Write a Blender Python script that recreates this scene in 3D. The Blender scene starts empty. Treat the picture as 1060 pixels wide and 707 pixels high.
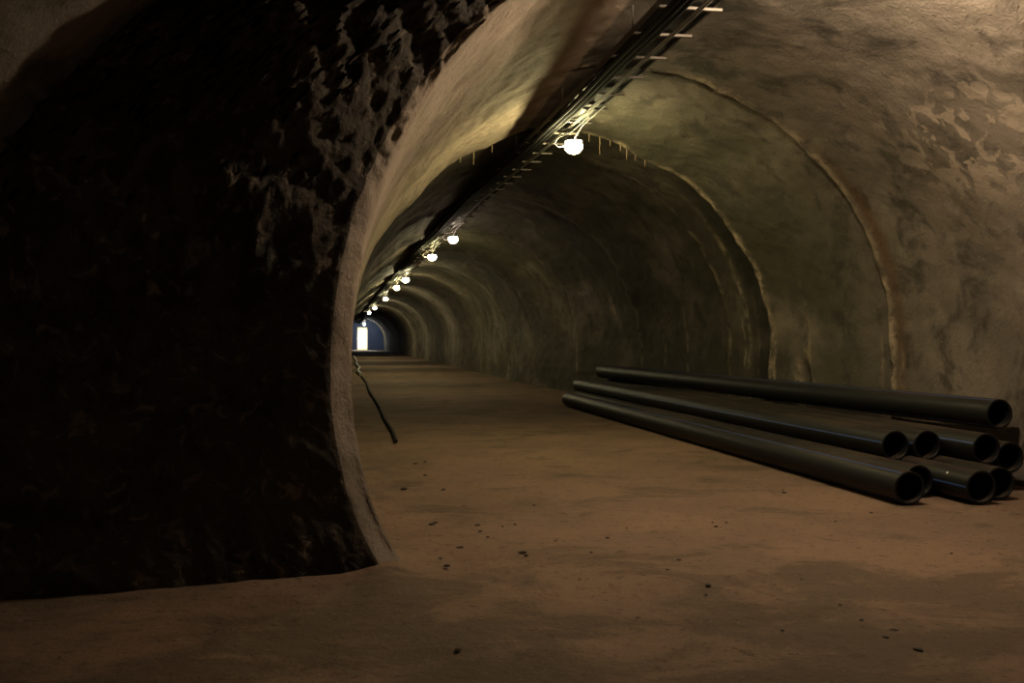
import bpy, bmesh, math, random
import numpy as np
from mathutils import Vector, Matrix
random.seed(7); rng = np.random.default_rng(11)
C = bpy.context.scene.collection
SC = bpy.context.scene
PI = math.pi
CAM_H = 1.4; TH = math.radians(9.93); FPX = 1000.0; HOR = 350.0
cT, sT = math.cos(TH), math.sin(TH)

def floor_at(px, py, h=0.0):
    """place on the ground (or at height h) that the camera ray through a pixel meets"""
    Z = (CAM_H - h) * FPX / (py - HOR); X = (px - 530) / FPX * Z
    return (X * cT + Z * sT, -X * sT + Z * cT)
def cam2world(X, Z): return (X * cT + Z * sT, -X * sT + Z * cT)

# ------------------------------------------------------------------ noise
_perm = np.arange(256); rng.shuffle(_perm); _perm = np.concatenate([_perm, _perm, _perm])
_gr = rng.normal(size=(256, 3)); _gr /= np.linalg.norm(_gr, axis=1)[:, None]
def pnoise(x, y, z):
    xi, yi, zi = np.floor(x).astype(int), np.floor(y).astype(int), np.floor(z).astype(int)
    xf, yf, zf = x - xi, y - yi, z - zi
    f = lambda t: t * t * t * (t * (t * 6 - 15) + 10)
    u, v, w = f(xf), f(yf), f(zf)
    def g(a, b, c):
        k = _perm[_perm[_perm[(xi + a) & 255] + ((yi + b) & 255)] + ((zi + c) & 255)]
        G = _gr[k]
        return G[..., 0] * (xf - a) + G[..., 1] * (yf - b) + G[..., 2] * (zf - c)
    L = lambda a, b, t: a + (b - a) * t
    return L(L(L(g(0,0,0), g(1,0,0), u), L(g(0,1,0), g(1,1,0), u), v),
             L(L(g(0,0,1), g(1,0,1), u), L(g(0,1,1), g(1,1,1), u), v), w) * 1.5
def fbm(x, y, z, oct=4, gain=.5, ridge=False):
    s = 0; a = 1; n = 0
    for k in range(oct):
        q = pnoise(x * 2**k + 17.3*k, y * 2**k + 5.1*k, z * 2**k + 9.7*k)
        if ridge: q = 1 - 2*np.abs(q)
        s = s + a * q; n += a; a *= gain
    return s / n
def smooth(a, b, t):
    t = np.clip((t - a) / (b - a), 0, 1); return t*t*(3 - 2*t)

# ------------------------------------------------------------------ materials
def new_mat(name):
    m = bpy.data.materials.new(name); m.use_nodes = True
    nt = m.node_tree
    return m, nt, nt.nodes['Principled BSDF']
class N:
    def __init__(s, nt):
        s.nt = nt; s.tc = nt.nodes.new('ShaderNodeTexCoord'); s.co = s.tc.outputs['Object']
    def l(s, a, b): s.nt.links.new(a, b)
    def map(s, scale):
        n = s.nt.nodes.new('ShaderNodeMapping'); n.inputs['Scale'].default_value = scale; s.l(s.co, n.inputs['Vector']); return n.outputs[0]
    def noise(s, sc, det=4, rough=.55, vec=None, dist=0):
        n = s.nt.nodes.new('ShaderNodeTexNoise'); n.inputs['Scale'].default_value = sc; n.inputs['Detail'].default_value = det
        n.inputs['Roughness'].default_value = rough; n.inputs['Distortion'].default_value = dist
        s.l(vec or s.co, n.inputs['Vector']); return n.outputs['Fac']
    def voro(s, sc, feature='F1', vec=None):
        n = s.nt.nodes.new('ShaderNodeTexVoronoi'); n.feature = feature; n.inputs['Scale'].default_value = sc
        s.l(vec or s.co, n.inputs['Vector']); return n.outputs['Distance']
    def ramp(s, f, a, b, va=0, vb=1):
        n = s.nt.nodes.new('ShaderNodeMapRange'); n.interpolation_type = 'SMOOTHSTEP'
        n.inputs[1].default_value = a; n.inputs[2].default_value = b; n.inputs[3].default_value = va; n.inputs[4].default_value = vb
        s.l(f, n.inputs[0]); return n.outputs[0]
    def mix(s, f, a, b):
        n = s.nt.nodes.new('ShaderNodeMix'); n.data_type = 'RGBA'
        if isinstance(f, (int, float)): n.inputs[0].default_value = f
        else: s.l(f, n.inputs[0])
        for i, v in ((6, a), (7, b)):
            if isinstance(v, tuple): n.inputs[i].default_value = (*v, 1)
            else: s.l(v, n.inputs[i])
        return n.outputs[2]
    def math(s, op, a, b):
        n = s.nt.nodes.new('ShaderNodeMath'); n.operation = op
        for i, v in ((0, a), (1, b)):
            if isinstance(v, (int, float)): n.inputs[i].default_value = v
            else: s.l(v, n.inputs[i])
        return n.outputs[0]
    def attr(s, name):
        n = s.nt.nodes.new('ShaderNodeAttribute'); n.attribute_name = name
        sp = s.nt.nodes.new('ShaderNodeSeparateColor'); s.l(n.outputs['Color'], sp.inputs[0]); return sp.outputs
    def bump(s, h, strength, dist, prev=None):
        n = s.nt.nodes.new('ShaderNodeBump'); n.inputs['Strength'].default_value = strength; n.inputs['Distance'].default_value = dist
        s.l(h, n.inputs['Height'])
        if prev: s.l(prev, n.inputs['Normal'])
        return n.outputs[0]

def lining_mat():
    m, nt, b = new_mat('sprayed_concrete'); n = N(nt)
    at = n.attr('stain_shade')
    stretched = n.map((1, .55, 1))
    base = n.mix(n.ramp(n.noise(.9, 5, .6), .35, .68), (.25, .21, .17), (.15, .126, .1))
    base = n.mix(n.math('MULTIPLY', n.ramp(n.noise(.55, 4, .6, vec=stretched), .3, .56), at[1]), base, (.068, .062, .043))
    base = n.mix(n.ramp(n.noise(1.9, 6, .65, dist=.4), .48, .66, 0, .85), base, (.05, .045, .036))
    base = n.mix(n.ramp(n.noise(14, 3, .6), .55, .8, 0, .45), base, (.08, .065, .05))
    # flaking skim: pale islands
    fl = n.math('MULTIPLY', n.ramp(n.noise(4.2, 4, .55, dist=.7), .5, .55), at[2])
    base = n.mix(n.math('MULTIPLY', fl, .8), base, (.42, .345, .265))
    calc = n.math('MULTIPLY', at[0], n.ramp(n.noise(5, 6, .7), .4, .6))
    base = n.mix(calc, base, (.46, .37, .26))
    dm_ = n.attr('damp_shade')
    base = n.mix(n.math('MULTIPLY', dm_[2], n.ramp(n.noise(1.6, 6, .65), .25, .6, .35, 1)), base, (.43, .345, .27))
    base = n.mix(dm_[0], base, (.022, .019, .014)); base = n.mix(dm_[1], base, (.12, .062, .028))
    n.l(base, b.inputs['Base Color'])
    b.inputs['Roughness'].default_value = .8; b.inputs['Specular IOR Level'].default_value = .3
    bp = n.bump(n.noise(5, 6, .6), .3, .06)
    bp = n.bump(n.ramp(n.noise(11, 4, .6), .62, .72), .5, .02, bp)
    bp = n.bump(n.noise(26, 5, .65), .7, .02, bp)
    n.l(bp, b.inputs['Normal'])
    return m
def rock_mat():
    m, nt, b = new_mat('blasted_rock'); n = N(nt)
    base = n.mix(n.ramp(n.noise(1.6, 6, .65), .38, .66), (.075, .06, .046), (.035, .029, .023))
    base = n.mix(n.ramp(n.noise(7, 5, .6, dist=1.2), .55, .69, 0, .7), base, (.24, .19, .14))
    n.l(base, b.inputs['Base Color']); b.inputs['Roughness'].default_value = .8
    b.inputs['Specular IOR Level'].default_value = .25
    bp = n.bump(n.noise(8, 8, .7, dist=.6), .9, .06); bp = n.bump(n.voro(22), .5, .02, bp)
    n.l(bp, b.inputs['Normal']); return m
def floor_mat():
    m, nt, b = new_mat('packed_dirt'); n = N(nt)
    base = n.mix(n.ramp(n.noise(.7, 6, .6), .35, .68), (.24, .158, .106), (.175, .118, .082))
    sx = nt.nodes.new('ShaderNodeSeparateXYZ'); n.l(n.co, sx.inputs[0])
    damp_shade = n.ramp(n.math('ADD', n.noise(1.1, 6, .66, vec=n.map((1, 1.35, 1)), dist=.6), n.ramp(sx.outputs[1], 6.4, 4.4, 0, .12)), .5, .66, 0, .75)  # damp patches, plus light falloff painted as darker floor towards the viewer
    base = n.mix(damp_shade, base, (.105, .078, .052))
    base = n.mix(n.ramp(n.noise(11, 7, .8), .54, .64, 0, .7), base, (.07, .05, .034))
    base = n.mix(n.ramp(n.noise(48, 4, .7), .56, .68, 0, .6), base, (.06, .042, .03))
    base = n.mix(n.ramp(n.noise(28, 4, .7), .6, .72, 0, .35), base, (.36, .28, .2))
    n.l(base, b.inputs['Base Color']); b.inputs['Roughness'].default_value = .88
    b.inputs['Specular IOR Level'].default_value = .2
    bp = n.bump(n.noise(6, 6, .62), .5, .04); bp = n.bump(n.noise(55, 4, .6), .5, .008, bp)
    n.l(bp, b.inputs['Normal']); return m
def simple(name, col, rough=.5, metal=0, spec=.5, var=0.25, scale=8, bump=.15):
    m, nt, b = new_mat(name); n = N(nt)
    dk = tuple(c * (1 - var) for c in col)
    n.l(n.mix(n.noise(scale, 4, .6), dk, col), b.inputs['Base Color'])
    b.inputs['Roughness'].default_value = rough; b.inputs['Metallic'].default_value = metal
    b.inputs['Specular IOR Level'].default_value = spec
    if bump: n.l(n.bump(n.noise(scale * 5, 3), bump, .004), b.inputs['Normal'])
    return m
def pipe_mat():
    m, nt, b = new_mat('black_polyethylene'); n = N(nt)
    geo = nt.nodes.new('ShaderNodeNewGeometry'); sp = nt.nodes.new('ShaderNodeSeparateXYZ'); n.l(geo.outputs['Normal'], sp.inputs[0])
    dust = n.math('MULTIPLY', n.ramp(sp.outputs[2], .55, 1.0), n.ramp(n.noise(3, 5, .6, vec=n.map((1, .3, 1))), .3, .62))   # dust settled on the upper side
    n.l(n.mix(n.math('MULTIPLY', dust, .8), (.009, .009, .0095), (.07, .053, .038)), b.inputs['Base Color'])
    b.inputs['Roughness'].default_value = .5; b.inputs['Specular IOR Level'].default_value = .2
    n.l(n.bump(n.noise(30, 3), .12, .004), b.inputs['Normal']); return m
def emit(name, col, st):
    m, nt, b = new_mat(name)
    b.inputs['Base Color'].default_value = (.8, .8, .8, 1)
    b.inputs['Emission Color'].default_value = (*col, 1); b.inputs['Emission Strength'].default_value = st
    return m
M_LIN = lining_mat(); M_ROCK = rock_mat(); M_FLOOR = floor_mat(); M_PIPE = pipe_mat()
M_BLUE = simple('blue_stripe_plastic', (.04, .09, .26), .4)
M_STEEL = simple('galvanised_steel', (.2, .175, .15), .6, .4)
M_CABLE = simple('black_rubber', (.011, .0105, .010), .8, spec=.2)
M_PALEC = simple('grey_sheath', (.24, .23, .205), .6)
M_HOUSE = simple('dark_cast_metal', (.06, .058, .055), .5, .5)
M_STONE = simple('dark_crumb', (.045, .034, .026), .9, var=.5, scale=30)
M_CALC = simple('calcite', (.38, .27, .15), .6, scale=20)
M_BULK = simple('blue_grey_paint', (.06, .085, .17), .5, scale=2)
M_CREAM = simple('cream_plaster', (.62, .56, .40), .8, scale=2)
M_WHITE = simple('white_paint', (.75, .74, .68), .5, scale=2)
M_WHOSE = simple('pale_hose', (.5, .49, .46), .5, scale=6)

# ------------------------------------------------------------------ object helpers
def link(name, me, mats, parent=None):
    o = bpy.data.objects.new(name, me); C.objects.link(o)
    for m in (mats if isinstance(mats, (list, tuple)) else [mats]): me.materials.append(m)
    if parent: o.parent = parent
    return o
def obj(name, bm, mat, parent=None, smooth_=True):
    bmesh.ops.recalc_face_normals(bm, faces=bm.faces)
    me = bpy.data.meshes.new(name); bm.to_mesh(me); bm.free()
    if smooth_: me.shade_smooth(); me.set_sharp_from_angle(angle=math.radians(38))
    return link(name, me, mat, parent)
def tag(o, label, cat, group=None, kind=None):
    o['label'] = label; o['category'] = cat
    if group: o['group'] = group
    if kind: o['kind'] = kind
    return o
def struct(o, label=None, cat=None):
    o['kind'] = 'structure'
    if label: o['label'] = label; o['category'] = cat
    return o
def empty(name, loc, rz=0):
    o = bpy.data.objects.new(name, None); C.objects.link(o); o.location = loc; o.rotation_euler = (0, 0, rz)
    o.empty_display_size = .1; return o
def add_box(bm, c, s, bev=0):
    r = bmesh.ops.create_cube(bm, size=1, matrix=Matrix.Translation(c) @ Matrix.Diagonal((*s, 1)))
    if bev:
        es = list({e for v in r['verts'] for e in v.link_edges})
        bmesh.ops.bevel(bm, geom=es, offset=bev, segments=2, affect='EDGES', profile=.5)
def add_tube(bm, pts, r, seg=10, caps=True):
    pts = [Vector(p) for p in pts]; rings = []
    up = Vector((0, 0, 1))
    for i, p in enumerate(pts):
        d = (pts[min(i+1, len(pts)-1)] - pts[max(i-1, 0)]).normalized()
        ref = up if abs(d.z) < .95 else Vector((1, 0, 0))
        a = d.cross(ref).normalized(); b = a.cross(d).normalized()
        rr = r[i] if isinstance(r, (list, tuple)) else r
        rings.append([bm.verts.new(p + (a*math.cos(2*PI*k/seg) + b*math.sin(2*PI*k/seg))*rr) for k in range(seg)])
    for A, B in zip(rings, rings[1:]):
        for k in range(seg): bm.faces.new((A[k], A[(k+1) % seg], B[(k+1) % seg], B[k]))
    if caps: bm.faces.new(rings[0][::-1]); bm.faces.new(rings[-1])

# ------------------------------------------------------------------ tunnel shell
V_FACE0, V_FACE1 = 5.60, 5.88        # the rock face runs between these, from its far left to the tunnel rim
V_END = 116.0
def taper(v): return 1 - smooth(18, 30, v)                     # wide mouth -> narrower bore
def far(v): return smooth(30, 116, v)
def uc(v): return 2.80 + .25*taper(v) - .45*far(v)
def rr_(v): return 2.74 + .57*taper(v) - .34*far(v)
def rv_(v): return 2.74 + .49*taper(v) - .34*far(v)
def rl_(v): return 2.86 + .15*taper(v) - .40*far(v)
CH = 1.2
LIPS = [(10.3, .05, .25, .05, .16), (13.35, .24, 1.6, .10, .30), (15.2, .05, .5, .02, .2), (19.6, .22, 1.6, .04, .3), (23.8, .2, 1.4, .04, .3), (28, .1, 1.2, .04, .3),
        (32, .18, 1.5, .04, .3), (38, .12, 1.6, .04, .3), (44, .16, 1.6, 0, .3), (51, .14, 2, 0, .3), (59, .15, 2, 0, .3),
        (68, .22, 2, 0, .3), (77, .16, 2, 0, .3), (87, .16, 2, 0, .3), (97, .16, 2, 0, .3), (107, .14, 2, 0, .3)]
rows = list(np.arange(-6, 5.4, .12)) + [5.48, 5.55]
n_pre = len(rows)
NF = 110
face_s = np.linspace(0, 1, NF)
face_rows = list(V_FACE0 + (V_FACE1 - V_FACE0)*face_s)
post = list(np.arange(5.91, 6.3, .03)) + list(np.arange(6.3, 16.2, .05)) + list(np.arange(16.2, 26, .09)) + list(np.arange(26, 60, .17)) + list(np.arange(60, V_END + .3, .35))
for L in LIPS: post += [L[0] - .012, L[0] + .012, L[0] + .04]
post = sorted(post)
V = np.array(rows + face_rows + post); NR = len(V)
i_f0, i_f1 = n_pre, n_pre + NF
# horizontal left radius per row: big chamber, then the face sweeps inwards, then the tunnel
RLC = 5.25
rl = np.where(V < V_FACE0, RLC, rl_(V))
rl[i_f0:i_f1] = RLC + (rl_(np.array(V_FACE1)) - RLC)*face_s
# angular samples: right leg, arc, left leg
NL, NA = 26, 190
leg = np.linspace(0, 1, NL, endpoint=False); arc = np.linspace(0, PI, NA)
NT = 2*NL + NA
U = np.zeros((NR, NT)); H = np.zeros((NR, NT)); ANG = np.zeros(NT)
ucv, rrv, rvv = uc(V), rr_(V), rv_(V)
for j in range(NT):
    if j < NL: a, hh = 0., -.12 + (CH + .12)*leg[j]
    elif j < NL + NA: a, hh = arc[j - NL], None
    else: a, hh = PI, CH - (CH + .12)*(j - NL - NA + 1)/NL
    ANG[j] = a
    if hh is None:
        ca, sa = math.cos(a), math.sin(a)
        U[:, j] = ucv + np.where(ca >= 0, rrv, rl)*ca; H[:, j] = CH + rvv*sa
    else:
        U[:, j] = ucv + (rrv if a == 0 else -rl); H[:, j] = hh
# feet: the sprayed lining spreads a little at the floor
foot = np.clip(1 - H/.55, 0, 1.3)**2
leftside = (ANG > PI/2)[None, :]
isface = np.zeros((NR, NT), bool); isface[i_f0:i_f1, :] = True; isface &= leftside
U += np.where(leftside, .008 + .25*np.clip(1 - H/1.1, 0, 1.2)**1.6*(V > V_FACE0)[:, None]*np.exp(-np.clip(V - V_FACE1, 0, 99)/1.5)[:, None] + .06*foot, 0)
VV = np.repeat(V[:, None], NT, 1)
P = np.stack([U, VV, H], -1)
def grid_normals(P):
    dv = np.gradient(P, axis=0); da = np.gradient(P, axis=1)
    nn = np.cross(dv, da); nn /= np.maximum(np.linalg.norm(nn, axis=-1, keepdims=True), 1e-9)
    return nn
NRM = grid_normals(P)
# make normals point into the bore / out of the face towards the chamber
cen = np.stack([np.repeat(ucv[:, None], NT, 1), VV - .001, np.full_like(H, CH)], -1)
flip = np.sign(((cen - P)*NRM).sum(-1, keepdims=True)); flip[isface] = np.where(NRM[isface][:, 1:2] < 0, 1, -1)
NRM *= np.where(flip == 0, 1, flip)
# ring lips / grooves (sawtooth lining), evaluated on straight rows, then wobbled
ringoff = np.zeros((NR, NT)); calc = np.zeros((NR, NT)); damp_shade = np.zeros((NR, NT)); rust = np.zeros((NR, NT)); jj = np.arange(NT)
for k, (v0, amp, w, gdep, gw) in enumerate(LIPS):
    am = amp*(.75 + .5*fbm(jj/22.0, np.full(NT, k*3.7), np.full(NT, 1.3), 2))
    d = VV - v0
    ringoff += np.where(d <= .013, am[None, :]*np.exp(np.clip(d, -30, 0)/w), 0)
    if gdep:
        gm = gdep*(.8 + .9*fbm(jj/15.0, np.full(NT, k*1.7), np.full(NT, 8.3), 2))
        lowr = 1 - smooth(1.1, 1.45, ANG)
        if k == 1: gm = gm*(.5 + .1*lowr); am = am*(1 - .88*lowr)
        ringoff -= np.where((d > .013) & (d < gw), 1, 0)*gm[None, :]*np.sin(np.clip(d/gw, 0, 1)*PI)**.6
    width = (.045 + .03*np.sin(jj/7.0)**2)[None, :] if k == 0 else .07
    patchy = smooth(-.3, .2, fbm(jj/8.0, np.full(NT, k*5.1), np.full(NT, 2.2), 3))
    calc = np.maximum(calc, np.exp(-((d + width*.6)/width)**2)*(1. if k < 2 else .45)*(.3 + .7*patchy)[None, :])
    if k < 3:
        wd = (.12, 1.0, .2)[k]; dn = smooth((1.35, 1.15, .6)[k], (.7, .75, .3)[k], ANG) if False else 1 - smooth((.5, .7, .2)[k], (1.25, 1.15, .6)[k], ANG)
        damp_shade = np.maximum(damp_shade, ((d > .0) & (d < wd))*np.sin(np.clip(d/wd, 0, 1)*PI)**.5*dn[None, :]*(.75, .95, .5)[k]*(.55 + .45*smooth(-.3, .2, fbm(jj/8.0, np.full(NT, k*2.1), np.full(NT, 7.2), 2)))[None, :])
    if k == 1: calc = np.maximum(calc, .8*np.exp(-((d - 1.08)/.06)**2)*((1 - smooth(.5, .9, ANG))*(.3 + .7*patchy))[None, :])
    if k == 0: rust = .75*np.exp(-((d + .17)/.10)**2)*(np.exp(-((ANG - .5)/.3)**2) + .5*np.exp(-(ANG/.3)**2))[None, :]
jitter = .11*fbm(jj/9.0, np.zeros(NT), np.zeros(NT), 4) + .05*fbm(jj/3.0, np.zeros(NT) + 4, np.zeros(NT), 2)
wob = jitter[None, :]*smooth(8.6, 9.8, VV)*(1 + .6*np.sin(VV*1.7))
x, y, z = P[..., 0], P[..., 1], P[..., 2]
ns = .075*fbm(x*.55, y*.5, z*.55, 3) + .032*fbm(x*2.2, y*1.7, z*2.2, 3) + .017*fbm(x*7, y*6, z*7, 2)
ringoff = ringoff*(1 - .75*smooth(2.2, 2.7, ANG))[None, :]
ns = ns*(1 - .6*(smooth(2.3, 2.7, ANG)[None, :]*(VV > V_FACE1)))
ns = ns*(1 - .9*(ANG < .5)[None, :]*(1 - smooth(.7, 1.5, z))*(1 - smooth(20, 24, VV)))
ringoff = ringoff*(1 - .45*np.exp(-((ANG - PI/2 - .05)/.3)**2))[None, :]
off = ns + ringoff
# pits in the right wall
def pit(px_uvh, rad, dep):
    global off, calc, damp_shade
    d2 = ((P - np.array(px_uvh))**2 / np.array(rad)**2).sum(-1)
    off = off - dep*np.exp(-d2**1.5); damp_shade = np.maximum(damp_shade, .9*np.exp(-(d2*1.1)**2))  # inner shade of the pit painted in besides the dent
    calc = np.maximum(calc, .6*np.exp(-((np.sqrt(d2) - 1.35)/.35)**2))
pit((6.0, 15.15, 1.48), (.3, .11, .17), .22)
pit((5.70, 21.3, 1.95), (.3, .16, .30), .2)
pit((6.2, 12.4, .85), (.3, .14, .26), .18)
pit((6.3, 10.35, 1.05), (.3, .05, .09), .12)
# blasted rock on the face
up = smooth(1.0, 3.4, z)
rim = smooth(.62, 1.0, ((VV - V_FACE0)/(V_FACE1 - V_FACE0)))
rk = (.10 + .14*up)*fbm(x*1.1, y*1.1, z*1.1, 3) + (.05 + .19*up)*fbm(x*3.4, y*3, z*3.4, 4, .6, True) + (.02 + .065*up)*fbm(x*11, y*9, z*11, 3)
off = np.where(isface, rk*.85*(1 - .45*rim) + ns*.3, off)
# blend over the rim so it stays ragged but joined
fr = np.exp(-np.clip(VV - V_FACE1, 0, 9)/.05)*leftside*(VV >= V_FACE1)
off = off*(1 - fr) + fr*(.02*fbm(x*9, y*3, z*9, 3))
crown_fade = np.where(leftside, smooth(PI/2, PI/2 + .25, ANG)[None, :], 1)
off = np.where(isface, off*crown_fade + (1 - crown_fade)*ns, off)
P = P + NRM*off[..., None]
P[..., 1] += wob
cham = smooth(1.7, 3.1, z)*np.where(leftside, smooth(PI/2, PI/2 + .35, ANG)[None, :], 0)
P[..., 1] += .38*cham*np.where(VV < V_FACE1, smooth(.55, 1, (VV - V_FACE0)/(V_FACE1 - V_FACE0)), np.exp(-np.clip(VV - V_FACE1, 0, 50)/1.3))
low = (1 - cham)*np.where(leftside, smooth(PI/2, PI/2 + .35, ANG)[None, :], 0)
P[..., 1] += .12*low*np.where(VV < V_FACE1, smooth(.935, 1, (VV - V_FACE0)/(V_FACE1 - V_FACE0)), np.exp(-np.clip(VV - V_FACE1, 0, 50)/.5))
# ragged bites along the rim
bite = np.exp(-((VV - V_FACE1)/.03)**2)*leftside*up
P[..., 0] += -bite*.06*np.abs(fbm(x*8, y*0 + 3.3, z*8, 3))
NRM2 = grid_normals(P); s = np.sign((NRM2*NRM).sum(-1, keepdims=True)); NRM2 *= np.where(s == 0, 1, s)
# vertical calcite streaks below ring ends on the right wall
for (sv, w) in ((10.12, .02), (10.55, .02), (13.2, .03), (14.1, .03), (15.3, .03), (12.3, .025), (14.6, .02), (17.2, .03), (18.4, .03)):
    dd = VV - sv - .06*fbm(z*3, z*0 + sv, z*0, 2)
    calc = np.maximum(calc, .65*np.exp(-(dd/w)**2)*(z < 1.25)*(ANG < .2)[None, :]*smooth(1.25, .7, z) if False else .9*np.exp(-(dd/w)**2)*(1 - smooth(.8, 1.6 + .9*(sv > 12), z))*(ANG < .55)[None, :])
mould_shade = smooth(8.5, 12.5, VV - 4.0*(ANG > 1.7)[None, :] + .8*fbm(x*.8, y*.8, z*.8, 2))*.9 + .1
mould_shade = mould_shade*(1 - .6*smooth(28, 50, VV))
flake = np.exp(-(((VV - 7.9)/1.0)**2 + ((z - 3.2)/.5)**2)**1.5)*(ANG < PI/2)[None, :]
mould_shade = np.where(leftside & (VV < V_FACE0), .4, mould_shade)  # near-left vault's dimness painted in as a darker tint
calc = calc*np.where(isface, 0, 1)
lit_pale = .85*(.25 + .75*smooth(.6, 2.2, z))*leftside*smooth(5.5, 5.95, VV)*(1 - smooth(12.5, 14.5, VV))*(1 - isface*1.0*(1 - smooth(.9, 1, (VV - V_FACE0)/(V_FACE1 - V_FACE0))))*(ANG > 1.75)[None, :]  # left strip's lamp light painted in as a paler tint
damp_shadec = np.stack([damp_shade, rust, lit_pale, damp_shade*0 + 1], -1).astype(np.float32)
stain_shade = np.stack([calc, mould_shade, flake, np.ones_like(calc)], -1).astype(np.float32)

def shell(name, sel, mat, label=None):
    """one object from the selected quads of the shell grid, with the whole shell's normals so no seam shows"""
    qi, qj = np.nonzero(sel)
    idx = np.stack([qi*NT + qj, qi*NT + qj + 1, (qi+1)*NT + qj + 1, (qi+1)*NT + qj], 1)
    used, inv = np.unique(idx, return_inverse=True); faces = inv.reshape(-1, 4)
    co = P.reshape(-1, 3)[used]; nn = NRM2.reshape(-1, 3)[used]
    fn = np.cross(co[faces[:, 1]] - co[faces[:, 0]], co[faces[:, 2]] - co[faces[:, 0]])
    bad = (fn*nn[faces[:, 0]]).sum(-1) < 0
    faces[bad] = faces[bad][:, ::-1]
    me = bpy.data.meshes.new(name); me.from_pydata(co.tolist(), [], faces.tolist()); me.update()
    me.shade_smooth(); me.normals_split_custom_set_from_vertices(nn.tolist())
    at = me.color_attributes.new('stain_shade', 'FLOAT_COLOR', 'POINT'); at.data.foreach_set('color', stain_shade.reshape(-1, 4)[used].ravel())
    at = me.color_attributes.new('damp_shade', 'FLOAT_COLOR', 'POINT'); at.data.foreach_set('color', damp_shadec.reshape(-1, 4)[used].ravel())
    o = link(name, me, mat); struct(o); return o
QI, QJ = np.meshgrid(np.arange(NR - 1), np.arange(NT - 1), indexing='ij')
A = ANG[QJ]
facq = (QI >= i_f0) & (QI < i_f1 - 7) & (A > PI/2)
right = (A < .95); left = (A > PI - .95); ceil = ~right & ~left
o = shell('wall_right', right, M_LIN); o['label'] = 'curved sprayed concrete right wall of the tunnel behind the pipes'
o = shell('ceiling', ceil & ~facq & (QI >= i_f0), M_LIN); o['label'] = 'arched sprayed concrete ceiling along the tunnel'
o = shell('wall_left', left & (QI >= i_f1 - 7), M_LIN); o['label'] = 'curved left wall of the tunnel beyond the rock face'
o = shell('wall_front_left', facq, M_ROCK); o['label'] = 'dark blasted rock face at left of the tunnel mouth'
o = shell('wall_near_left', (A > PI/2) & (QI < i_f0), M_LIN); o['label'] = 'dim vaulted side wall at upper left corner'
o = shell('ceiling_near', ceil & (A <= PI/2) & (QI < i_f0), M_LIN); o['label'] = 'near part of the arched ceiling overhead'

# ------------------------------------------------------------------ floor
def floor():
    us = np.concatenate([np.arange(-3.2, 7.2, .06)])
    vs = np.concatenate([np.arange(-6, 2, .25), np.arange(2, 10, .05), np.arange(10, 20, .12), np.arange(20, 60, .5), np.arange(60, V_END + 5, 2.)])
    Ug, Vg = np.meshgrid(us, vs, indexing='xy')
    Z = .022*fbm(Ug*.9, Vg*.9, Ug*0 + .7, 3) + .010*fbm(Ug*4.5, Vg*4.5, Ug*0 + 2.7, 3)
    Z += -.012*np.exp(-((Vg - 4.55 + .15*np.sin(Ug*1.3))/.10)**2)*smooth(.5, 1.2, Ug)*(1 - smooth(3.4, 4, Ug))
    Z = np.where(Ug > 2.6, Z*(.25 + .75*(1 - smooth(2.6, 2.9, Ug))), Z)
    Z -= .006
    # spoil against the foot of the rock corner
    ur = .25; Z += .05*np.exp(-((Ug - ur)/.16)**2 - ((Vg - 5.9)/.5)**2)
    co = np.stack([Ug, Vg, Z], -1).reshape(-1, 3); nu, nv = len(us), len(vs)
    f = []
    for i in range(nv - 1):
        b = i*nu
        f += [(b + j, b + j + 1, b + nu + j + 1, b + nu + j) for j in range(nu - 1)]
    me = bpy.data.meshes.new('floor'); me.from_pydata(co.tolist(), [], f); me.shade_smooth(); me.update()
    o = link('floor', me, M_FLOOR); struct(o); o['label'] = 'packed brown dirt floor of the tunnel'
    return o
floor()

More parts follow.
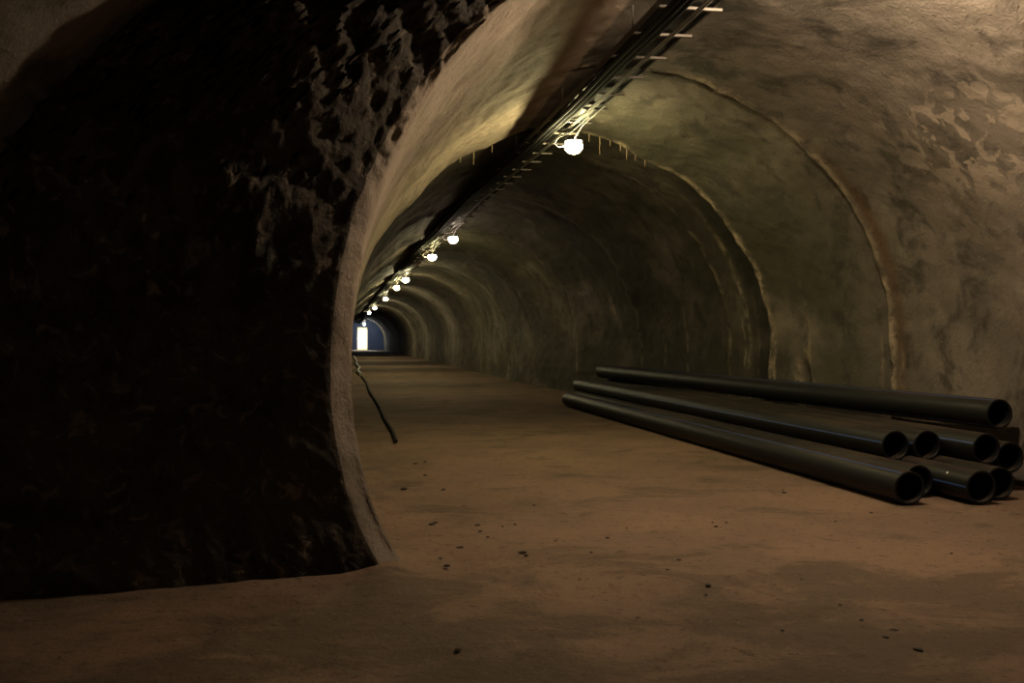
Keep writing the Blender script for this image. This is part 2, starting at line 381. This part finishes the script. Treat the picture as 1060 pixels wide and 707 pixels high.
# ------------------------------------------------------------------ far bulkhead, doorway and the lit room beyond
def bulkhead():
    d0, d1, dh = 1.66, 2.88, 2.70; y0, y1 = V_END - .6, V_END - .35
    bm = bmesh.new()
    c = 2.4; R = 2.75
    for x0, x1, z0, z1 in ((c - R, d0, -.1, 4.0), (d1, c + R, -.1, 4.0), (d0, d1, dh, 4.0)):
        add_box(bm, ((x0 + x1)/2, (y0 + y1)/2, (z0 + z1)/2), (x1 - x0, y1 - y0, z1 - z0))
    o = obj('wall_end', bm, M_BULK); struct(o); o['label'] = 'dark blue bulkhead closing the far end of the tunnel'
    bm = bmesh.new()
    for cx in (d0 + .03, d1 - .03): add_box(bm, (cx, y0 - .02, dh/2), (.06, .1, dh))
    add_box(bm, ((d0 + d1)/2, y0 - .02, dh - .03), (d1 - d0, .1, .06)); add_box(bm, ((d0 + d1)/2, y0, .03), (d1 - d0, .3, .06))
    o = obj('door_1', bm, M_WHITE); struct(o); o['label'] = 'pale frame of the bright doorway at the far end'
    bm = bmesh.new(); ya, yb = y1, y1 + 4
    add_box(bm, (1.0, (ya + yb)/2, 1.5), (.1, 4, 3.2)); add_box(bm, (3.6, (ya + yb)/2, 1.5), (.1, 4, 3.2))
    add_box(bm, (2.3, yb, 1.5), (2.7, .1, 3.2)); add_box(bm, (2.3, (ya + yb)/2, 3.1), (2.7, 4, .1))
    o = obj('wall_beyond', bm, M_CREAM); struct(o); o['label'] = 'cream walls of the lit room beyond the far doorway'
    t = empty('ceiling_light', (2.5, ya + 1.2, 3.05))
    tag(t, 'bright ceiling light in the room beyond the far doorway', 'lamp')
    bm = bmesh.new(); add_box(bm, (0, 0, -.03), (.5, 1.2, .05), .01); obj('housing', bm, M_WHITE, t)
    bm = bmesh.new(); add_box(bm, (0, 0, -.075), (.44, 1.1, .04), .01); obj('diffuser', bm, emit('room_light', (1, .93, .7), 260), t)
    t = empty('cabinet', (1.98, yb - .5, 0)); tag(t, 'pale cabinet standing inside the lit doorway at far end', 'cabinet')
    bm = bmesh.new(); add_box(bm, (0, 0, .75), (.6, .5, 1.5), .01); obj('body', bm, M_CREAM, t)
    for s_ in (-.15, .15):
        bm = bmesh.new(); add_box(bm, (s_, -.265, .77), (.28, .03, 1.38), .005); d = obj('door', bm, M_WHITE, t)
        bm = bmesh.new(); add_box(bm, (s_*.3, -.29, .8), (.02, .02, .14)); obj('handle', bm, M_HOUSE, d)
bulkhead()

# ------------------------------------------------------------------ cable ladder along the crown
def tray_h(v): return CH + rv_(v) - .29 - .16*far(v) - .05*np.exp(-((v - 30)/4)**2)
def lampspots():
    out = []
    for (px, py) in ((848, -22), (595, 146), (472, 244), (446, 263), (419, 288), (411, 296), (399, 308), (388, 318), (382, 323), (376.5, 336)):
        v = 20.
        for _ in range(30):
            h = float(tray_h(v)) - (.0 if px > 800 else .13 if px < 392 else .20)
            Z = (h - CAM_H)*FPX/(HOR - py); X = (px - 530)/FPX*Z; u, v = cam2world(X, Z)
        if px < 378: v = 111.5; u = 2.42; h = float(tray_h(v)) - .13
        out.append((u, v, h))
    return out
LS = lampspots()
_lv = np.array([-6] + [l[1] for l in LS[1:]] + [118]); _lu = np.array([LS[1][0]] + [l[0] for l in LS[1:]] + [LS[-1][0]])
_k = np.arange(-8, 122, .5); _ku = np.interp(_k, _lv, _lu); _w = np.hanning(15); _w /= _w.sum()
_ku = np.convolve(np.pad(_ku, 7, mode='edge'), _w, mode='valid')
def tray_u(v): return np.interp(v, _k, _ku) - .15
LS = LS[:1] + [(float(tray_u(v)) + .15, v, h) for (u, v, h) in LS[1:]]
RUNG0 = (LS[1][1] - .35) % .7
LS = [(u, RUNG0 + .35 + .7*round((v - RUNG0 - .35)/.7), h) for (u, v, h) in LS]
vs_path = np.concatenate([np.arange(-5, 30, .5), np.arange(30, 115.3, 2.5)])
def path(du, dh, sag=0, ph=0):
    return [(float(tray_u(v)) + du + sag*.3*math.sin(v*.9 + ph), v, float(tray_h(v)) + dh + sag*math.sin(v*2.1 + ph)) for v in vs_path]
tray = empty('cable_tray', (float(tray_u(0)), 0, float(tray_h(0))))
tag(tray, 'steel ladder cable tray hung along the tunnel crown', 'cable tray')
def rel(pts, t): return [Vector(p) - t.location for p in pts]
for du in (-.22, .22):
    bm = bmesh.new(); pts = rel(path(du, 0), tray); prev = None
    for p in pts:
        q = [bm.verts.new(p + Vector((a, 0, b))) for a, b in ((-.012, -.02), (.012, -.02), (.012, .05), (-.012, .05))]
        if prev:
            for k in range(4): bm.faces.new((prev[k], prev[(k+1) % 4], q[(k+1) % 4], q[k]))
        else: bm.faces.new(q)
        prev = q
    bm.faces.new(prev); obj('side_rail', bm, M_HOUSE, tray, False)
bm = bmesh.new(); prev = None
for p in rel(path(0, 0), tray):
    q = [bm.verts.new(p + Vector((a, 0, b))) for a, b in ((-.207, .002), (.207, .002), (.207, .006), (-.207, .006))]
    if prev:
        for k in range(4): bm.faces.new((prev[k], prev[(k+1) % 4], q[(k+1) % 4], q[k]))
    else: bm.faces.new(q)
    prev = q
bm.faces.new(prev); obj('base_plate', bm, M_HOUSE, tray, False)
rm = None
for k in range(96):
    v = RUNG0 + 4.2 + .70*k
    p = Vector((float(tray_u(v)), v, float(tray_h(v)) - .033)) - tray.location
    if rm is None:
        bm = bmesh.new(); add_box(bm, (.02, 0, 0), (.54, .045, .024), .004); o = obj('rung', bm, M_STEEL, tray); rm = o
    else:
        o = rm.copy(); C.objects.link(o); o.parent = tray
    o.location = p; o.rotation_euler = (0, 0, random.uniform(-.03, .03))
hm = None
for k in range(40):
    v = 5.6 + 2.8*k
    if v > 114: break
    for du in (-.22, .22):
        p = Vector((float(tray_u(v)) + du, v, float(tray_h(v)))) - tray.location
        if hm is None:
            bm = bmesh.new(); add_tube(bm, [(0, 0, .0), (0, 0, .36)], .007, 6); o = obj('hanger_rod', bm, M_STEEL, tray); hm = o
        else: o = hm.copy(); C.objects.link(o); o.parent = tray
        o.location = p
def cable(name, du, dh, r, mat, label, group, sag=.006):
    bm = bmesh.new(); pp = path(du, dh, sag, 1.0); add_tube(bm, pp, r, 8)
    tag(obj(name, bm, mat), label, 'cable', group)
for du, dh, r in ((-.212, -.082, .028), (-.152, -.082, .028), (-.095, -.079, .025)):
    cable('power_cable', du, dh, r, M_CABLE, 'thick black cable in the bundle along the left of the tray', 'thick black cables under the tray')
for du, dh in ((.055, -.046), (.085, -.046)):
    cable('thin_cable', du, dh - .014, .010, M_PALEC, 'thin grey cable running along the middle of the tray', 'thin grey cables on the tray rungs', .003)

# ------------------------------------------------------------------ lamps
def diffuser_bm():
    bm = bmesh.new(); r = bmesh.ops.create_uvsphere(bm, u_segments=24, v_segments=12, radius=1)
    bmesh.ops.scale(bm, verts=r['verts'], vec=(.112, .13, .095))
    bmesh.ops.delete(bm, geom=[v for v in bm.verts if v.co.z > .066], context='VERTS')
    bmesh.ops.translate(bm, verts=bm.verts, vec=(0, 0, -.065)); return bm
def guard_bm():
    bm = bmesh.new()
    for y in (-.05, 0, .05):
        s_ = math.sqrt(1 - (y/.1)**2)
        add_tube(bm, [(.122*s_*math.cos(a), y*1.3, -.07 - .105*s_*math.sin(a)) for a in np.linspace(-.2, PI + .2, 15)], .0035, 6)
    add_tube(bm, [(.0, .142*math.cos(a), -.07 - .105*math.sin(a)) for a in np.linspace(-.2, PI + .2, 15)], .0035, 6)
    return bm
def housing_bm():
    bm = bmesh.new(); seg = 28
    prof = ((.115, -.012), (.12, 0), (.115, .015), (.09, .028), (.04, .034))
    rings = [[bm.verts.new((r*math.cos(2*PI*k/seg), r*1.2*math.sin(2*PI*k/seg), z)) for k in range(seg)] for r, z in prof]
    for A_, B_ in zip(rings, rings[1:]):
        for k in range(seg): bm.faces.new((A_[k], A_[(k+1) % seg], B_[(k+1) % seg], B_[k]))
    bm.faces.new(rings[-1]); bm.faces.new(rings[0][::-1])
    return bm
WARM = (1, .77, .52); YEL = (1, .86, .42); WHI = (1, .88, .5); PINK = (1, .78, .6)
LABELS = ['bulkhead lamp overhead just above the top of the picture', 'bright bulkhead lamp nearest the camera in view under the tray',
  'pinkish lamp under the tray, second in view from the camera', 'white lamp just beyond the pinkish lamp, third in view',
  'fourth lamp in view, nearer one of the close middle pair', 'fifth lamp in view, farther one of the close middle pair',
  'sixth lamp in view, alone beyond the close middle pair', 'seventh lamp in view, third before the far doorway',
  'eighth lamp in view, next before the lamp over the far doorway', 'farthest ceiling lamp, just above the bright doorway']
COLS = [WARM, YEL, PINK, YEL, WHI, YEL, WHI, WHI, WHI, (.8, .92, 1)]
POW = [375, 190, 34, 90, 140, 140, 170, 190, 190, 260]
dm, gm_, hm_ = diffuser_bm(), guard_bm(), housing_bm()
shared = {}
_vb = RUNG0 + .35 + .7*round((-3.5 - RUNG0)/.7)
LS.append((float(tray_u(_vb)) + .15, _vb, float(tray_h(_vb)) - .2)); LABELS.append('unseen bulkhead lamp added behind the viewpoint for dim fill'); COLS.append(WARM); POW.append(55)  # added lamp, out of view, lights the rock face faintly from the front
for i, (u, v, h) in enumerate(LS):
    t = empty('bulkhead_lamp', (u, v, h)); tag(t, LABELS[i], 'lamp', 'bulkhead lamps along the tunnel crown')
    o = obj('diffuser', dm.copy(), emit('lamp_glass_%d' % i, COLS[i], POW[i]), t); o['label'] = 'glowing glass cover'
    for nm, b_, m_ in (('housing', hm_, M_HOUSE), ('wire_guard', gm_, M_STEEL)):
        if nm not in shared: shared[nm] = obj(nm, b_.copy(), m_, t)
        else: o = shared[nm].copy(); C.objects.link(o); o.parent = t
    bm = bmesh.new()
    tu = float(tray_u(v)) - u; dz = float(tray_h(v)) - h
    xr = tu + .22 + .022
    add_box(bm, (xr, 0, (.06 + dz)/2), (.006, .05, max(dz, .04)), .002); add_box(bm, (xr/2, 0, .034), (abs(xr) + .006, .05, .01), .002)
    obj('mounting_bracket', bm, M_STEEL, t)
    dz = float(tray_h(v)) - h
    tx = lambda dy: float(tray_u(v + dy)) - u
    tz = lambda dy: float(tray_h(v + dy)) - h
    if i < 6 or i == 10:
        bm = bmesh.new()
        add_tube(bm, [(-.08, .02, -.05), (-.13, .03, -.07), (-.19, .03, -.08), (-.25, .02, -.04), (-.22, -.05, .02), (-.06, -.2, dz - .12), (tx(-.5) + .135, -.5, tz(-.5) - .07), (tx(-.8) + .135, -.8, tz(-.8) - .07)] if i else
                     [(-.08, .02, -.05), (-.16, .03, -.09), (-.25, 0, -.06), (tu + .14, -.3, tz(-.3) - .066), (tu + .14, -.8, tz(-.8) - .066)], .008, 8)
        obj('feed_cable', bm, M_PALEC, t)
        bm = bmesh.new()
        add_tube(bm, [(-.02, -.10, -.02), (-.02, -.2, min(.02, dz - .09)), (tx(-.4) + .17, -.4, tz(-.4) - .075), (tx(-.9) + .17, -.9, tz(-.9) - .075), (tx(-1.4) + .17, -1.4, tz(-1.4) - .075)], .011, 8)
        obj('conduit', bm, M_PALEC, t)
dm.free(); gm_.free(); hm_.free()

# ------------------------------------------------------------------ pipes
PA = math.radians(10.4); RAD, RIN = .1415, .118
def make_pipe_mesh(L):
    bm = bmesh.new(); seg = 48; rings = []
    for r, y in ((RIN, L), (RIN, 4), (RIN, 1), (RIN, .006), (RIN + .006, 0), (RAD - .004, 0), (RAD, .004), (RAD, 3), (RAD, 6), (RAD, 9), (RAD, L)):
        rings.append([bm.verts.new((r*math.cos(2*PI*k/seg), y, r*math.sin(2*PI*k/seg))) for k in range(seg)])
    for A_, B_ in list(zip(rings, rings[1:])) + [(rings[-1], rings[0])]:
        for k in range(seg): bm.faces.new((A_[k], A_[(k+1) % seg], B_[(k+1) % seg], B_[k]))
    return bm
def stripe_bm(L, a):
    bm = bmesh.new(); w = .05
    prev = None
    for y in (.01, 3, 6, 9, L - .01):
        q = [bm.verts.new(((RAD + e)*math.cos(a + d), y, (RAD + e)*math.sin(a + d))) for d, e in ((-w, -.001), (-w, .0009), (w, .0009), (w, -.001))]
        if prev:
            for k in range(4): bm.faces.new((prev[k], prev[(k+1) % 4], q[(k+1) % 4], q[k]))
        prev = q
    return bm
PIPE_L = 12.0
pm = make_pipe_mesh(PIPE_L); bmesh.ops.recalc_face_normals(pm, faces=pm.faces)
PIPES = [  # lateral, height, depth of near end, turn (deg), stripe angle, label
 (4.7400, 0.1415, 8.09, 0, 2.05, 'black plastic pipe at the front left of the bottom row, nearest the open floor'),
 (5.0450, 0.1415, 8.48, 0, 1.2, 'black plastic pipe in the bottom row, set back just right of the front left pipe'),
 (5.3500, 0.1415, 8.12, 0, 1.0, 'black plastic pipe with a pale speck near its end, third in the bottom row'),
 (5.6600, 0.1415, 8.35, 0, 0.8, 'black plastic pipe in shadow at the right end of the bottom row'),
 (5.1975, 0.3830, 9.10, 0, 2.9, 'black plastic pipe with a blue line, leftmost of the second layer'),
 (5.5050, 0.3830, 9.12, 0, 0.9, 'black plastic pipe second from left in the second layer'),
 (5.7900, 0.3960, 8.72, 0, 2.75, 'black plastic pipe third in the second layer, right of the middle'),
 (6.0700, 0.3050, 8.82, 0, 0.5, 'black plastic pipe in deep shadow at far right, leaning on the wall'),
 (6.1300, 0.6840, 9.05, 2.3, 1.95, 'black plastic pipe lying alone across the top of the stack'),
]
first = None
for (up_, h, Z, turn, sa, lab) in PIPES:
    X = (up_ - Z*math.sin(PA))/math.cos(PA); wu, wv = cam2world(X, Z)
    rot = (PA - TH) + math.radians(turn)
    if first is None:
        o = obj('plastic_pipe', pm.copy(), M_PIPE); first = o
    else: o = first.copy(); C.objects.link(o)
    o.location = (wu, wv, h + .003); o.rotation_euler = (0, 0, rot)
    tag(o, lab, 'pipe', 'black plastic pipes stacked by the right wall')
    for q in range(3):
        s_ = obj('stripe', stripe_bm(PIPE_L, sa + q*2*PI/3), M_BLUE, o); s_['label'] = 'thin blue stripe'
pm.free()
sp_ = bmesh.new(); bmesh.ops.create_uvsphere(sp_, u_segments=10, v_segments=6, radius=1)
bmesh.ops.scale(sp_, verts=sp_.verts, vec=(.004, .014, .011))
o = obj('paint_spot', sp_, M_WHITE, bpy.data.objects['plastic_pipe.002']); o['label'] = 'pale spot'
o.location = (RAD*math.cos(2.5), .30, RAD*math.sin(2.5)); o.rotation_euler = (0, -2.5, 0)

# ------------------------------------------------------------------ hose along the left foot of the wall
def ground_run(pix, r, n=8):
    pts = [Vector((*floor_at(*p), r + .004)) for p in pix]; out = []
    for i in range(len(pts) - 1):
        a, b, c, d = pts[max(i-1, 0)], pts[i], pts[i+1], pts[min(i+2, len(pts)-1)]
        for k in range(n):
            t = k/n
            out.append(.5*((2*b) + (c - a)*t + (2*a - 5*b + 4*c - d)*t*t + (3*b - a - 3*c + d)*t**3))
    out.append(pts[-1])
    return out
bm = bmesh.new(); add_tube(bm, ground_run([(410, 459), (406, 448), (398, 435), (392, 421), (383, 407), (379, 397), (374, 390)], .024), .024, 10)
tag(obj('hose', bm, M_CABLE), 'black hose lying along the left side of the dirt floor', 'hose')
bm = bmesh.new(); add_tube(bm, ground_run([(373.6, 389), (370.5, 385.5), (372, 382), (369, 378), (368.5, 374), (366, 370)], .06), .06, 10)
tag(obj('pale_hose', bm, M_WHOSE), 'pale hose on the floor beyond the black hose by left wall', 'hose')

# ------------------------------------------------------------------ calcite straws hanging from the lip near the nearest lamp
def lip_point(ang, v0=13.35):
    i = int(np.argmin(np.abs(V - (v0 - .012)))); j = NL + int(round(ang/PI*(NA - 1)))
    return P[i, j]
for k, (ang, ln) in enumerate(((1.50, .09), (1.44, .14), (1.40, .30), (1.35, .10), (1.30, .12), (1.26, .20), (1.21, .10), (1.16, .12), (1.93, .14), (2.03, .22), (2.1, .09))):
    p = lip_point(ang); bm = bmesh.new()
    add_tube(bm, [(0, 0, .03), (.003, 0, -ln*.25), (-.002, .004, -ln*.55), (.002, 0, -ln*.8)], [.008, .006, .004, .002], 7)
    o = obj('stalactite', bm, M_CALC); o.location = p
    tag(o, 'thin ochre stalactite hanging from the ceiling ledge %s the nearest lamp' % ('right of' if ang < 1.6 else 'left of'), 'stalactite',
        'stalactites on the ledge right of the lamp' if ang < 1.6 else 'stalactites on the ledge left of the lamp')

# ------------------------------------------------------------------ crumbs of dirt on the floor
def crumb_bm(seed):
    r = random.Random(seed); bm = bmesh.new(); bmesh.ops.create_icosphere(bm, subdivisions=2, radius=1)
    for v in bm.verts:
        v.co *= 1 + r.uniform(-.22, .22); v.co.z *= .55
    return bm
protos = []
SPOTS = [(418, 506, .05), (459, 507, .035), (447, 543, .045), (451, 541, .03), (494, 544, .035), (476, 567, .035), (541, 572, .04), (545, 575, .025), (463, 586, .035), (456, 578, .02),
 (497, 550, .025), (533, 543, .02), (553, 523, .022), (629, 557, .026), (612, 572, .02), (741, 545, .024), (738, 541, .018), (703, 580, .026), (691, 590, .018), (733, 606, .03), (731, 616, .02), (752, 541, .018), (649, 547, .018),
 (812, 510, .03), (811, 507, .02), (865, 540, .02), (902, 531, .022), (985, 573, .018), (810, 653, .018), (951, 673, .035), (926, 653, .03), (917, 660, .025), (892, 642, .018), (870, 626, .015),
 (474, 673, .028), (440, 478, .03), (430, 480, .035), (440, 492, .03), (520, 545, .018), (480, 524, .02), (505, 556, .02), (575, 560, .016), (660, 640, .014), (600, 600, .014), (830, 600, .014)]
for k, (px, py, r) in enumerate(SPOTS):
    if len(protos) < 6:
        o = obj('dirt_crumb', crumb_bm(k), M_STONE); protos.append(o)
    else: o = protos[k % 6].copy(); C.objects.link(o)
    u, v = floor_at(px, py); o.location = (u, v, r*.05); o.scale = (r*.55, r*.7, r*.36); o.rotation_euler = (0, 0, random.uniform(0, 6))
    tag(o, 'small dark crumb of dirt lying on the brown floor', 'crumb', 'dark dirt crumbs scattered on the floor')

# ------------------------------------------------------------------ world, camera, colour
w = bpy.data.worlds.new('World'); SC.world = w; w.use_nodes = True
w.node_tree.nodes['Background'].inputs[0].default_value = (0, 0, 0, 1); w.node_tree.nodes['Background'].inputs[1].default_value = 0
cd = bpy.data.cameras.new('Camera'); cam = bpy.data.objects.new('Camera', cd); C.objects.link(cam)
cd.sensor_width = 36; cd.lens = 36*FPX/1060; cd.clip_end = 400; cd.clip_start = .05
cam.location = (0, 0, CAM_H); cam.rotation_euler = (PI/2 - math.atan(3.5/FPX), 0, -TH)
SC.camera = cam
SC.view_settings.view_transform = 'Standard'; SC.view_settings.look = 'None'; SC.view_settings.gamma = 1; SC.view_settings.use_curve_mapping = False
SC.view_settings.exposure = 1.0
SC.cycles.use_denoising = True; SC.cycles.max_bounces = 8; SC.cycles.diffuse_bounces = 4
SC.cycles.sample_clamp_indirect = 4
